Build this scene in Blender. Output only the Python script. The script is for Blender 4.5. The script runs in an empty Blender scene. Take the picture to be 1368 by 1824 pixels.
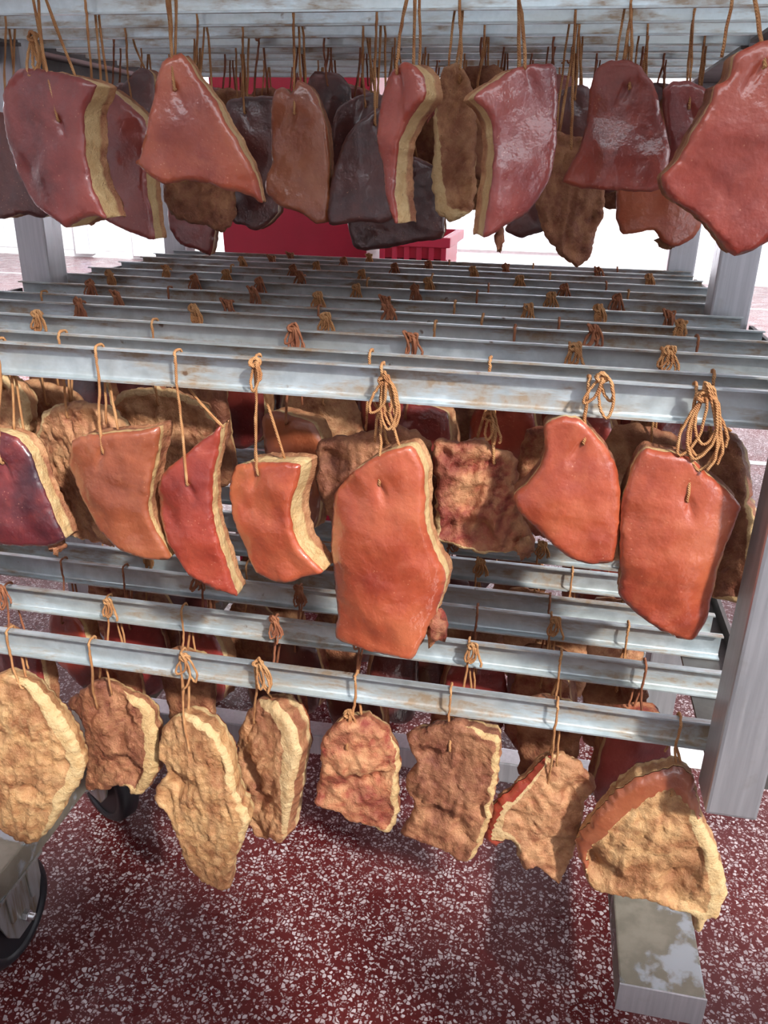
import bpy, bmesh, math, random
import numpy as np
from mathutils import Vector, Matrix, noise
from mathutils.geometry import delaunay_2d_cdt

# ------------------------------------------------------------------ camera
scene = bpy.context.scene
C = scene.collection
CAMZ = 1.40                                   # lens height above the floor
F = 1458.0                                    # focal length in pixels of the 1368 x 1824 frame
CR = Vector((0.98047144, 0.19567716, 0.01965227))
CU = Vector((-0.09423333, 0.37974545, 0.92027902))
CW = Vector((-0.17261472, 0.90415919, -0.39076888))
EYE = Vector((0, 0, CAMZ))
cam_d = bpy.data.cameras.new('camera')
cam_d.sensor_fit = 'VERTICAL'
cam_d.sensor_height = 36.0
cam_d.lens = F / 1824 * 36.0
cam_d.clip_start = 0.02
cam_d.clip_end = 60
cam = bpy.data.objects.new('camera', cam_d)
C.objects.link(cam)
m = Matrix((CR, CU, -CW)).transposed().to_4x4()
m.translation = EYE
cam.matrix_world = m
scene.camera = cam

# ------------------------------------------------------------------ light
world = bpy.data.worlds.new('world')
scene.world = world
world.use_nodes = True
bg = world.node_tree.nodes['Background']
bg.inputs[0].default_value = (0.88, 0.93, 1.0, 1)
bg.inputs[1].default_value = 2.9

sun_d = bpy.data.lights.new('sun', 'SUN')              # daylight entering by the made-up openings behind the camera
sun_d.energy = 4.9; sun_d.angle = math.radians(3.5); sun_d.color = (1.0, 0.96, 0.91)
sun = bpy.data.objects.new('sun', sun_d); C.objects.link(sun)
SAZ, SEL = math.radians(42), math.radians(38)
SDIR = Vector((math.sin(SAZ) * math.cos(SEL), -math.cos(SAZ) * math.cos(SEL), math.sin(SEL)))   # towards the sun
sun.rotation_euler = SDIR.to_track_quat('Z', 'Y').to_euler()
def area(name, loc, target, size, power, color):
    d = bpy.data.lights.new(name, 'AREA')
    d.shape = 'DISK'; d.size = size; d.energy = power; d.color = color
    o = bpy.data.objects.new(name, d); C.objects.link(o)
    o.location = loc
    o.rotation_euler = (Vector(target) - Vector(loc)).to_track_quat('-Z', 'Y').to_euler()
    return o
area('hall_fill', (-2.0, 7.0, 3.5), (-2.0, 9.5, 0.0), 3.0, 2600, (0.95, 0.97, 1.0))  # unseen fill light added to blow out the far walls

vs = scene.view_settings
vs.view_transform = 'Standard'; vs.look = 'None'; vs.gamma = 1.0
vs.use_curve_mapping = False
vs.exposure = 0.08

# ------------------------------------------------------------------ helpers
def ray(px, py):
    return CW + CR * ((px - 684) / F) + CU * ((912 - py) / F)
def at_y(px, py, Y):
    d = ray(px, py); return EYE + d * (Y / d.y)
def at_plane(px, py, P, n):
    d = ray(px, py); return EYE + d * ((P - EYE).dot(n) / d.dot(n))
def x_on_rod(px, Y, z):
    """world x where the rod line (y=Y, height z) crosses image column px"""
    # solve on the line P=(x,Y,z)
    a = (px - 684) / F
    q = Vector((0, Y, z)) - EYE
    # (q + x*ex).CR = a * (q + x*ex).CW
    return (a * q.dot(CW) - q.dot(CR)) / (CR.x - a * CW.x)

def tag(o, label=None, cat=None, group=None, kind=None):
    if label: o['label'] = label
    if cat: o['category'] = cat
    if group: o['group'] = group
    if kind: o['kind'] = kind
    return o
def empty(name, loc):
    o = bpy.data.objects.new(name, None); C.objects.link(o)
    o.empty_display_size = 0.02; o.location = loc
    return o
def link(name, me, parent=None, loc=None):
    o = bpy.data.objects.new(name, me); C.objects.link(o)
    if parent: o.parent = parent
    if loc is not None: o.location = loc
    return o
def mesh(name, verts, faces, mat, smooth=True, attrs=None):
    me = bpy.data.meshes.new(name)
    me.from_pydata([tuple(v) for v in verts], [], faces)
    me.materials.append(mat)
    if smooth: me.polygons.foreach_set('use_smooth', [True] * len(me.polygons))
    if attrs:
        for k, vals in attrs.items():
            a = me.attributes.new(k, 'FLOAT', 'POINT'); a.data.foreach_set('value', vals)
    me.update()
    return me

class MB:
    """collects boxes, tubes and prisms of ONE part"""
    def __init__(s): s.v = []; s.f = []
    def box(s, a, b):
        i = len(s.v)
        for z in (a[2], b[2]):
            for x, y in ((a[0], a[1]), (b[0], a[1]), (b[0], b[1]), (a[0], b[1])): s.v.append((x, y, z))
        s.f += [[i, i+3, i+2, i+1], [i+4, i+5, i+6, i+7]] + [[i+k, i+(k+1) % 4, i+4+(k+1) % 4, i+4+k] for k in range(4)]
        return s
    def tube(s, pts, r, n=6, taper=None, cap=True):
        pts = [Vector(p) for p in pts]
        base = len(s.v); up = None
        for k, p in enumerate(pts):
            t = (pts[min(k+1, len(pts)-1)] - pts[max(k-1, 0)])
            if t.length < 1e-9: t = Vector((0, 0, 1))
            t.normalize()
            if up is None:
                up = Vector((0, 1, 0)) if abs(t.y) < .9 else Vector((1, 0, 0))
            a = (up - t * up.dot(t))
            if a.length < 1e-6: a = t.orthogonal()
            a.normalize(); b = t.cross(a); up = a
            rr = r * (taper[k] if taper else 1)
            for j in range(n):
                th = 2 * math.pi * j / n
                s.v.append(tuple(p + a * (math.cos(th) * rr) + b * (math.sin(th) * rr)))
        for k in range(len(pts) - 1):
            for j in range(n):
                q = base + k * n
                s.f.append([q + j, q + (j+1) % n, q + n + (j+1) % n, q + n + j])
        if cap:
            s.f.append([base + j for j in reversed(range(n))])
            e = base + (len(pts) - 1) * n
            s.f.append([e + j for j in range(n)])
        return s
    def prism(s, prof, axis, a, b):
        """closed 2-D profile swept along axis 0/1/2 from a to b"""
        i = len(s.v); n = len(prof)
        for t in (a, b):
            for p in prof:
                q = [p[0], p[1]]; q.insert(axis, t); s.v.append(tuple(q))
        s.f += [[i + k, i + (k+1) % n, i + n + (k+1) % n, i + n + k] for k in range(n)]
        s.f += [[i + k for k in reversed(range(n))], [i + n + k for k in range(n)]]
        return s
    def build(s, name, mat, parent=None, loc=None, smooth=False, bevel=0):
        me = bpy.data.meshes.new(name)
        me.from_pydata(s.v, [], s.f)
        bm = bmesh.new(); bm.from_mesh(me)
        bmesh.ops.recalc_face_normals(bm, faces=bm.faces[:])
        if bevel:
            bmesh.ops.bevel(bm, geom=[e for e in bm.edges if e.calc_face_angle(0) > .6], offset=bevel, segments=2, profile=.6, affect='EDGES')
        bm.to_mesh(me); bm.free()
        me.materials.append(mat)
        if smooth: me.polygons.foreach_set('use_smooth', [True] * len(me.polygons))
        return link(name, me, parent, loc)

# ------------------------------------------------------------------ materials
class Mat:
    def __init__(s, name):
        s.m = bpy.data.materials.new(name); s.m.use_nodes = True
        s.t = s.m.node_tree; s.b = s.t.nodes['Principled BSDF']
        s.tc = s.t.nodes.new('ShaderNodeTexCoord')
        s.co = s.tc.outputs['Object']
    def n(s, kind, **kw):
        nd = s.t.nodes.new(kind)
        for k, v in kw.items():
            if k in nd.inputs.keys():
                if hasattr(v, 'links'): s.t.links.new(v, nd.inputs[k])
                else: nd.inputs[k].default_value = v
            else: setattr(nd, k, v)
        return nd
    def l(s, a, b): s.t.links.new(a, b)
    def rnd(s):
        oi = s.n('ShaderNodeObjectInfo')
        return s.math('MULTIPLY', oi.outputs['Random'], 37.0)
    def noise(s, scale, detail=4, rough=.55, co=None, w=None, dist=0):
        nd = s.n('ShaderNodeTexNoise', Scale=scale, Detail=detail, Roughness=rough, Distortion=dist)
        if w is not None:
            nd.noise_dimensions = '4D'; s.l(w, nd.inputs['W'])
        s.l(co or s.co, nd.inputs['Vector'])
        return nd.outputs['Fac']
    def vor(s, scale, feature='F1', co=None, rnd=1.0):
        nd = s.n('ShaderNodeTexVoronoi'); nd.feature = feature
        nd.inputs['Scale'].default_value = scale; nd.inputs['Randomness'].default_value = rnd
        s.l(co or s.co, nd.inputs['Vector'])
        return nd
    def math(s, op, a, b=None, clamp=False):
        nd = s.n('ShaderNodeMath'); nd.operation = op; nd.use_clamp = clamp
        for i, v in enumerate((a, b)):
            if v is None: continue
            if hasattr(v, 'links'): s.l(v, nd.inputs[i])
            else: nd.inputs[i].default_value = v
        return nd.outputs[0]
    def ramp(s, fac, stops, interp='LINEAR'):
        nd = s.n('ShaderNodeValToRGB'); cr = nd.color_ramp; cr.interpolation = interp
        while len(cr.elements) < len(stops): cr.elements.new(.5)
        for e, (p, c) in zip(cr.elements, stops):
            e.position = p
            e.color = (c, c, c, 1) if isinstance(c, (int, float)) else (*c, 1)
        s.l(fac, nd.inputs[0])
        return nd.outputs[0]
    def mix(s, fac, a, b):
        nd = s.n('ShaderNodeMix'); nd.data_type = 'RGBA'
        if hasattr(fac, 'links'): s.l(fac, nd.inputs[0])
        else: nd.inputs[0].default_value = fac
        for i, v in ((6, a), (7, b)):
            if hasattr(v, 'links'): s.l(v, nd.inputs[i])
            else: nd.inputs[i].default_value = (*v, 1)
        return nd.outputs[2]
    def map(s, scale, co=None):
        nd = s.n('ShaderNodeMapping'); nd.inputs['Scale'].default_value = scale
        s.l(co or s.co, nd.inputs['Vector']); return nd.outputs[0]
    def bump(s, h, strength, dist, prev=None):
        nd = s.n('ShaderNodeBump'); nd.inputs['Strength'].default_value = strength
        nd.inputs['Distance'].default_value = dist
        s.l(h, nd.inputs['Height'])
        if prev: s.l(prev, nd.inputs['Normal'])
        return nd.outputs[0]
    def set(s, **kw):
        for k, v in kw.items():
            k = k.replace('_', ' ')
            if hasattr(v, 'links'): s.l(v, s.b.inputs[k])
            elif isinstance(v, tuple): s.b.inputs[k].default_value = (*v, 1)
            else: s.b.inputs[k].default_value = v
        return s.m

def plain(name, col, rough=.5, metal=0., spec=.5):
    a = Mat(name)
    nz = a.noise(14, 4)
    c = a.mix(a.ramp(nz, [(.3, 0), (.7, 1)]), tuple(x * .93 for x in col), tuple(min(1, x * 1.05) for x in col))
    return a.set(Base_Color=c, Roughness=rough, Metallic=metal, Specular_IOR_Level=spec)

def rind_mat(name, c_dark, c_mid, c_light, dark_patch=None):
    a = Mat(name); w = a.rnd()
    n1 = a.noise(9, 4, .6, w=w)
    col = a.ramp(n1, [(.34, c_dark), (.50, c_mid), (.66, c_light)])
    n2 = a.noise(55, 3, .6, w=w)
    col = a.mix(a.math('MULTIPLY', a.ramp(n2, [(.52, 0), (.70, 1)]), .35), col, c_light)
    if dark_patch:
        n3 = a.noise(13, 3, .5, w=a.math('ADD', w, 5.0))
        col = a.mix(a.ramp(n3, [(.50, 0), (.62, .9)]), col, dark_patch)
    # tiny pale pores
    v = a.vor(170)
    pore = a.ramp(v.outputs['Distance'], [(.10, 1), (.17, 0)])
    gate = a.ramp(a.noise(30, 2, w=w), [(.5, 0), (.6, 1)])
    col = a.mix(a.math('MULTIPLY', a.math('MULTIPLY', pore, gate), .35), col, (.75, .38, .22))
    hgt = a.noise(150, 3, .6, w=w)
    hg2 = a.noise(42, 3, .55, w=w)
    b1 = a.bump(hg2, .26, .007)
    b2 = a.bump(hgt, .30, .0022, b1)
    b3 = a.bump(a.ramp(v.outputs['Distance'], [(.05, 0), (.3, 1)]), .10, .0012, b2)
    rg = a.ramp(n2, [(.3, .34), (.7, .48)])
    a.l(b3, a.b.inputs['Coat Normal'])
    return a.set(Base_Color=col, Roughness=rg, Normal=b3, Specular_IOR_Level=.6, Coat_Weight=1.0, Coat_Roughness=.11, Coat_IOR=1.6)

def flesh_mat(name, lean, fat, speck=.8, cut=.30):
    """lean = four colours from dark to pale; fat = two creams; attribute 'layer' runs from the rind (0) to the far side (1)"""
    a = Mat(name); w = a.rnd()
    at = a.n('ShaderNodeAttribute'); at.attribute_name = 'layer'
    n1 = a.noise(26, 6, .62, w=w, dist=.6)
    n2 = a.noise(70, 5, .65, w=w)
    lc = a.ramp(n1, [(.28, lean[0]), (.42, lean[1]), (.54, lean[2]), (.70, lean[3])])
    lc = a.mix(a.math('MULTIPLY', a.ramp(n2, [(.42, 0), (.62, 1)]), .55), lc, lean[3])
    big = a.noise(11, 4, .6, w=a.math('ADD', w, 3.0), dist=.8)
    lc = a.mix(a.math('MULTIPLY', a.ramp(big, [(.46, 0), (.60, 1)]), .72), lc, a.mix(n2, lean[0], lean[1]))
    fc = a.ramp(n2, [(.30, fat[1]), (.60, fat[0])])
    lay = a.math('ADD', at.outputs['Fac'], a.math('MULTIPLY', a.math('SUBTRACT', n1, .5), .55))
    stripe = a.ramp(lay, [(cut, 0), (min(1, cut + .12), 1)])
    col = a.mix(stripe, fc, lc)
    v = a.vor(260)
    sp = a.ramp(v.outputs['Distance'], [(.12, 1), (.2, 0)])
    gate = a.ramp(a.noise(45, 3, w=w), [(.50, 0), (.62, 1)])
    col = a.mix(a.math('MULTIPLY', a.math('MULTIPLY', sp, gate), speck), col, (.09, .045, .018))
    b1 = a.bump(n1, .55, .008)
    b2 = a.bump(n2, .7, .006, b1)
    b3 = a.bump(a.noise(210, 5, .7, w=w), .75, .0030, b2)
    return a.set(Base_Color=col, Roughness=a.ramp(n2, [(.3, .42), (.7, .62)]), Normal=b3, Specular_IOR_Level=.4)

M = {}
M['rind_orange'] = rind_mat('rind_orange', (.27, .036, .017), (.40, .074, .029), (.50, .130, .055))
M['rind_red'] = rind_mat('rind_red', (.20, .022, .014), (.32, .042, .022), (.43, .080, .040))
M['rind_brown'] = rind_mat('rind_brown', (.21, .048, .020), (.33, .086, .035), (.43, .142, .060))
M['rind_crimson'] = rind_mat('rind_crimson', (.15, .018, .018), (.25, .034, .028), (.35, .066, .048))
M['rind_purple'] = rind_mat('rind_purple', (.075, .012, .018), (.16, .022, .026), (.30, .042, .030), (.030, .010, .020))
M['rind_dark'] = rind_mat('rind_dark', (.040, .011, .013), (.090, .020, .018), (.16, .034, .024))
tan = [(.17, .048, .026), (.33, .125, .060), (.49, .235, .110), (.62, .360, .185)]
M['flesh_tan'] = flesh_mat('flesh_tan', tan, [(.66, .470, .250), (.53, .315, .145)])
M['flesh_brown'] = flesh_mat('flesh_brown', [(.11, .028, .020), (.24, .080, .042), (.36, .145, .072), (.49, .245, .120)], [(.64, .44, .21), (.50, .29, .13)])
M['flesh_red'] = flesh_mat('flesh_red', [(.10, .012, .013), (.27, .045, .030), (.43, .150, .072), (.58, .315, .155)], [(.66, .46, .23), (.53, .31, .14)])

M['flesh_golden'] = flesh_mat('flesh_golden', [(.20, .066, .030), (.38, .165, .070), (.53, .285, .122), (.64, .405, .200)], [(.66, .475, .245), (.58, .36, .16)])
M['flesh_fat'] = flesh_mat('flesh_fat', tan, [(.68, .49, .25), (.55, .33, .145)], cut=.66)
a = Mat('twine'); wv = a.n('ShaderNodeTexWave', Scale=240.0, Distortion=1.5); wv.bands_direction = 'DIAGONAL'; a.l(a.co, wv.inputs['Vector'])
nz = a.noise(60, 4)
tc = a.ramp(nz, [(.3, (.40, .17, .070)), (.55, (.56, .290, .125)), (.75, (.66, .40, .20))])
M['twine'] = a.set(Base_Color=a.mix(a.math('MULTIPLY', a.ramp(wv.outputs['Fac'], [(.2, 1), (.6, 0)]), .35), tc, (.22, .08, .03)), Roughness=.75, Normal=a.bump(wv.outputs['Fac'], .6, .001), Specular_IOR_Level=.25)
a = Mat('twine_dark'); nz = a.noise(60, 4)
M['twine_dark'] = a.set(Base_Color=a.ramp(nz, [(.3, (.20, .065, .035)), (.7, (.38, .155, .075))]), Roughness=.7, Specular_IOR_Level=.3)

a = Mat('galvanised'); w = a.rnd()
lg = a.map((2.2, 14, 14))
n1 = a.noise(3.0, 6, .6, co=lg, w=w); n2 = a.noise(60, 4, .6, w=w); n3 = a.noise(6, 6, .68, co=a.map((1.0, 5, 5)), w=w)
base = a.ramp(n2, [(.3, (.46, .54, .58)), (.7, (.66, .74, .78))])
stain = a.math('MULTIPLY', a.ramp(n3, [(.49, 0), (.58, 1)]), a.ramp(n2, [(.35, .25), (.6, .85)]))
base = a.mix(a.ramp(n1, [(.4, 0), (.65, .5)]), base, (.46, .47, .42))
col = a.mix(stain, base, (.27, .165, .075))
v = a.vor(28); v2 = a.ramp(v.outputs['Distance'], [(.09, 1), (.13, 0)])
col = a.mix(a.math('MULTIPLY', v2, a.ramp(n2, [(.5, 0), (.6, .8)])), col, (.13, .06, .03))
M['galvanised'] = a.set(Base_Color=col, Metallic=a.math('SUBTRACT', .62, a.math('MULTIPLY', stain, .5)), Roughness=a.ramp(n2, [(.3, .34), (.7, .50)]), Normal=a.bump(n2, .12, .002))
a = Mat('stainless'); n1 = a.noise(5, 5, .6, co=a.map((30, 30, 1.2))); n2 = a.noise(25, 4)
col = a.ramp(n1, [(.3, (.44, .46, .49)), (.7, (.58, .59, .62))])
M['stainless'] = a.set(Base_Color=a.mix(a.ramp(n2, [(.60, 0), (.75, .35)]), col, (.36, .34, .31)), Metallic=.72, Roughness=a.ramp(n1, [(.3, .30), (.7, .46)]))
a = Mat('dirty_steel'); n1 = a.noise(13, 5, .55); n2 = a.noise(60, 4)
col = a.ramp(n1, [(.40, (.36, .40, .43)), (.47, (.20, .185, .145)), (.62, (.27, .25, .20))], 'EASE')
M['dirty_steel'] = a.set(Base_Color=col, Metallic=.45, Roughness=a.ramp(n1, [(.4, .15), (.5, .40)]), Normal=a.bump(n2, .15, .002))
a = Mat('dark_steel'); n1 = a.noise(18, 5, .6)
M['dark_steel'] = a.set(Base_Color=a.ramp(n1, [(.3, (.07, .065, .065)), (.7, (.16, .15, .145))]), Metallic=.4, Roughness=.5)
M['rubber'] = plain('rubber', (.016, .016, .020), .42)
M['steel_bright'] = plain('steel_bright', (.60, .61, .62), .25, .9)
a = Mat('fork_steel'); n1 = a.noise(4, 4, .5, co=a.map((20, 20, 2.5)))
M['fork_steel'] = a.set(Base_Color=a.ramp(n1, [(.35, (.30, .25, .17)), (.5, (.42, .43, .42)), (.7, (.50, .53, .54))]), Metallic=.7, Roughness=.33)

# red terrazzo
a = Mat('terrazzo')
warp = a.n('ShaderNodeTexNoise', Scale=60.0, Detail=2.0); a.l(a.co, warp.inputs['Vector'])
mx = a.n('ShaderNodeMix'); mx.data_type = 'VECTOR'; mx.inputs[0].default_value = .010
a.l(a.co, mx.inputs[4]); a.l(warp.outputs['Color'], mx.inputs[5])
wc = mx.outputs[1]
def chips(scale, keep, edge):
    e = a.vor(scale, 'DISTANCE_TO_EDGE', co=wc); f = a.vor(scale, 'F1', co=wc)
    sep = a.n('ShaderNodeSeparateColor'); a.l(f.outputs['Color'], sep.inputs[0])
    k = a.math('GREATER_THAN', sep.outputs[0], keep)
    th = a.math('ADD', edge, a.math('MULTIPLY', sep.outputs[1], .10))
    return a.math('MULTIPLY', a.math('GREATER_THAN', e.outputs['Distance'], th), k), sep.outputs[2]
k1, t1 = chips(118, .46, .12); k2, t2 = chips(210, .55, .15)
n1 = a.noise(3, 4)
basec = a.ramp(n1, [(.3, (.070, .010, .011)), (.7, (.120, .018, .017))])
c2 = a.mix(a.math('MULTIPLY', k2, .8), basec, (.36, .28, .29))
c1 = a.mix(k1, c2, a.ramp(t1, [(0, (.30, .24, .25)), (.6, (.46, .39, .40)), (1, (.58, .53, .55))]))
M['terrazzo'] = a.set(Base_Color=c1, Roughness=a.ramp(a.noise(6, 5), [(.35, .22), (.65, .42)]), Specular_IOR_Level=.5, Normal=a.bump(a.noise(240, 2), .08, .001))
M['divider'] = plain('divider', (.72, .70, .70), .4)
M['white_wall'] = plain('white_wall', (.86, .87, .88), .6)
M['lavender'] = plain('lavender', (.60, .61, .72), .5)
M['tile'] = plain('tile', (.86, .88, .90), .15)
M['red_plastic'] = plain('red_plastic', (.48, .012, .045), .35)
M['pink_plastic'] = plain('pink_plastic', (.80, .06, .12), .4)
M['white_plastic'] = plain('white_plastic', (.85, .88, .88), .35)
M['water'] = Mat('water').set(Base_Color=(.95, .97, 1.0), Roughness=.03, Transmission_Weight=1.0, IOR=1.33)

# ------------------------------------------------------------------ the hall
cl = MB().box((-9, -.95, 3.62), (6, 12, 3.75)).build('ceiling', M['white_wall']); tag(cl, 'white ceiling of the hall', kind='structure')
wf_ = MB().box((-9, -1.1, 0), (-1.6, -.95, 3.62)).box((-1.6, -1.1, 3.44), (4.15, -.95, 3.62))  # openings made up: lintel shades the top tier, sills shade the floor
wf_.box((-1.6, -1.1, 0), (1.40, -.95, 2.30)).box((2.22, -1.1, 0), (4.15, -.95, 2.30))
wf_ = wf_.build('wall_front', M['white_wall']); tag(wf_, 'white wall behind the viewer with added high windows and added door opening', kind='structure')
dr = empty('added_door_1', (2.22, -1.02, 0)); tag(dr, 'grey sliding door leaf, added half closed behind the viewer', kind='structure')  # unseen leaf added to narrow the sun patch on the floor
MB().box((-.52, -.02, .01), (0, .02, 2.30)).build('leaf', M['lavender'], dr, bevel=.003)
MB().box((-.49, .02, .95), (-.47, .05, 1.15)).build('handle', M['steel_bright'], dr, bevel=.003)
fl = MB().box((-9, -4, -.05), (6, 12, 0)).build('floor', M['terrazzo']); tag(fl, 'red terrazzo floor with white marble chips', kind='structure')
wb = MB().box((-9, 12, -.05), (6, 12.15, 5)).build('wall_back', M['white_wall']); tag(wb, 'bright white wall at the far end of the hall', kind='structure')
wr = MB().box((4.0, -.95, 0), (4.15, -.2, 3.62)).box((4.0, 2.6, 0), (4.15, 12, 3.62)).box((4.0, -.2, 0), (4.15, 2.6, 1.3)).box((4.0, -.2, 3.0), (4.15, 2.6, 3.62)).build('wall_right', M['white_wall']); tag(wr, 'white side wall of the hall on the right with an added wide window opening', kind='structure')  # window opening added to put sheen on right-facing rind
wl = MB().box((-9.15, -1.1, -.05), (-9, 12.15, 3.75)).build('wall_left', M['white_wall']); tag(wl, 'white side wall of the hall on the left', kind='structure')
for k in range(9):
    for j in range(3):
        MB().box((-8.98 + .002 + k * .30, 11.985, .10 + j * .45), (-8.98 + .292 + k * .30, 12.0, .10 + j * .45 + .44)).build('tile', M['tile'], wb, bevel=.003)
for i, Y in enumerate((4.35, 9.9)):
    d = MB().box((-9, Y - .03, 0), (6, Y + .03, .002)).build('trim_%d' % (i + 1), M['divider']); tag(d, 'pale divider strip set in the terrazzo floor', kind='structure')
def panel(name, x0, x1, z0, z1, y, depth, mat, label):
    o = empty(name, ((x0 + x1) / 2, y, z0)); tag(o, label, kind='structure')
    w = (x1 - x0) / 2
    MB().box((-w, 0, 0), (w, depth, z1 - z0)).build('board', mat, o, bevel=.01)
    fr = MB()
    fr.box((-w - .04, -.02, -.04), (-w, depth, z1 - z0 + .04)).box((w, -.02, -.04), (w + .04, depth, z1 - z0 + .04))
    fr.box((-w, -.02, -.04), (w, depth, 0)).box((-w, -.02, z1 - z0), (w, depth, z1 - z0 + .04))
    fr.build('frame', M['white_wall'], o)
    return o
panel('trim_3', -7.1, -6.9, .10, 3.2, 11.90, .10, M['lavender'], 'narrow pale lavender pilaster on the far white wall')
panel('trim_4', -6.15, -5.80, .10, 3.2, 11.90, .10, M['lavender'], 'wider pale lavender panel on the far white wall')
panel('trim_5', -1.48, .18, .38, 3.2, 11.90, .10, M['lavender'], 'large pale lavender panel above white skirting on far wall')

# ------------------------------------------------------------------ the rack
zA, zB, zC = .2145 + CAMZ, -.2055 + CAMZ, -.6255 + CAMZ
XL, XR = -.93, .302
zD = zA + .42                                  # one more tier, added out of frame to shade the tier below
rack = empty('meat_rack', (-.31, 1.43, 0))
tag(rack, 'wheeled stainless steel frame that carries the hanging rods', 'rack')
RL = Vector((-.31, 1.43, 0))
def rp(mb, name, mat, bevel=.0, smooth=False, parent=rack):
    mb.v = [(v[0] - RL.x, v[1] - RL.y, v[2]) for v in mb.v]
    return mb.build(name, mat, parent, bevel=bevel, smooth=smooth)
TOPZ = zD + .06
BASE = .25
for x0, x1, y0, y1, z0 in ((.238, .296, .812, .870, zC - .072), (-.958, -.90, .812, .870, zC - .072), (.255, .315, 1.405, 1.465, BASE), (-.958, -.90, 1.40, 1.46, BASE),
                           (.255, .315, 2.0, 2.06, BASE), (-.958, -.90, 2.0, 2.06, BASE)):
    rp(MB().box((x0, y0, z0), (x1, y1, TOPZ)), 'post', M['stainless'], bevel=.004)
for zt in (zD, zA, zB, zC):
    z = zt - .0405
    for sx in (1, -1):
        for ya, yb in ((.870, 1.40), (1.466, 2.0)):
            xin, xout = (.245, .322) if sx > 0 else (-.895, -.965)
            g = MB()
            g.box((min(xin, xout), ya, z - .006), (max(xin, xout), yb, z - .001))
            g.box((min(xout, xout - sx * .006), ya, z - .030), (max(xout, xout - sx * .006), yb, z + .022))
            rp(g, 'side_rail', M['dark_steel'])
for x0, x1, y0 in ((.206, .334, .93), (-.97, -.842, .86)):
    bm_ = rp(MB().box((x0, y0 + .003, BASE - .055), (x1, 2.08, BASE)), 'base_beam', M['dirty_steel'], bevel=.003)
    rp(MB().box((x0, y0, BASE - .055), (x1, y0 + .003, BASE + .001)), 'end_cap', M['stainless'])
rp(MB().box((-.842, 1.99, BASE - .05), (.206, 2.05, BASE)), 'cross_beam', M['stainless'], bevel=.003)
rp(MB().box((-.842, 1.40, BASE - .05), (.206, 1.45, BASE)), 'cross_beam', M['stainless'], bevel=.003)

def castor(x, y, rz, R=.098):
    g = empty('castor', (x - RL.x, y - RL.y, 0)); g.parent = rack; g.rotation_euler.z = rz
    n = 40; prof = [(-.024, R - .022), (-.024, R - .008), (-.016, R), (.016, R), (.024, R - .008), (.024, R - .022)]
    def lathe(prof, name, mat, sm=True):
        v = []; f = []
        for j in range(n):
            t = 2 * math.pi * j / n
            for (px, pr) in prof: v.append((px, math.cos(t) * pr, R + math.sin(t) * pr))
        q = len(prof)
        for j in range(n):
            for k in range(q):
                f.append([j*q + k, j*q + (k+1) % q, ((j+1) % n)*q + (k+1) % q, ((j+1) % n)*q + k])
        return link(name, mesh(name, v, f, mat, sm), g)
    lathe(prof, 'tyre', M['rubber'])
    lathe([(-.020, .010), (-.020, R - .022), (.020, R - .022), (.020, .010)], 'wheel_hub', M['rubber'], False)
    H = BASE - .055
    for s in (-1, 1):
        p = MB()
        # fork plate: wide at the top, rounded towards the axle, with two pressed ribs
        out = [(-.062, H), (.062, H), (.062, R + .035), (.048, R - .005), (.024, R - .034), (-.024, R - .034), (-.048, R - .005), (-.062, R + .035)]
        p.prism(out, 0, s * .030, s * .035)
        p.build('fork_plate', M['fork_steel'], g, bevel=.0012)
        for yy in (-.030, .030):
            MB().prism([(yy - .009, H - .004), (yy + .009, H - .004), (yy + .006, R + .018), (yy - .006, R + .018)], 0, s * .0352, s * .041).build('rib', M['fork_steel'], g, bevel=.002)
        MB().prism([(math.cos(k * math.pi / 3) * .011, R + math.sin(k * math.pi / 3) * .011) for k in range(6)], 0, s * .0352, s * .046).build('nut', M['steel_bright'], g, bevel=.001)
    MB().tube([(-.056, 0, R), (.056, 0, R)], .0065, 12).build('axle', M['steel_bright'], g, smooth=True)
    MB().box((-.045, -.066, H - .006), (.045, .066, H)).build('top_plate', M['fork_steel'], g)
castor(-.886, .965, 0); castor(-.885, 1.335, 1.05); castor(.27, 1.88, .3); castor(-.90, 1.88, -.2)

# water drops and grease on the base beam belong to it
tray = MB().box((.36, 1.79, 0), (.515, 2.0, .006)).build('plastic_sheet', M['white_plastic'], bevel=.002)
tag(tray, 'white plastic sheet lying on the terrazzo behind the right base beam', 'sheet')

# channel rods: C profile, open side towards the front
H, D, TH, RC = .0395, .0135, .0013, .0055
def channel_profile():
    def corner(cx, cy, r, a0, a1, n=4):
        return [(cx + r * math.cos(a0 + (a1 - a0) * k / n), cy + r * math.sin(a0 + (a1 - a0) * k / n)) for k in range(n + 1)]
    o = [(0, 0)] + corner(D - RC, -RC, RC, math.pi / 2, 0) + corner(D - RC, -H + RC, RC, 0, -math.pi / 2) + [(0, -H)]
    r = RC - TH
    i = [(0, -H + TH)] + corner(D - RC, -H + RC, r, -math.pi / 2, 0) + corner(D - RC, -RC, r, 0, math.pi / 2) + [(0, -TH)]
    # small out-turned beads on both lips
    o[0] = (-.0006, .0004); o[-1] = (-.0006, -H - .0004); i[0] = (-.0006, -H + TH + .0006); i[-1] = (-.0006, -TH - .0006)
    return o + i
rod_me = None
RODS = {'A': [.885, .985, 1.150, 1.260, 1.372, 1.480, 1.562, 1.655, 1.770, 1.880, 1.975],
        'B': [.877, .942, 1.055, 1.160, 1.240, 1.356, 1.486, 1.590, 1.703, 1.809, 1.890, 1.975],
        'D': [.885, .985, 1.085, 1.195, 1.30, 1.372, 1.49, 1.60, 1.72],
        'C': [.889, 1.007, 1.108, 1.170, 1.274, 1.372, 1.50, 1.62, 1.74, 1.86, 1.96]}
TIER = {'D': zD, 'A': zA, 'B': zB, 'C': zC}
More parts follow.
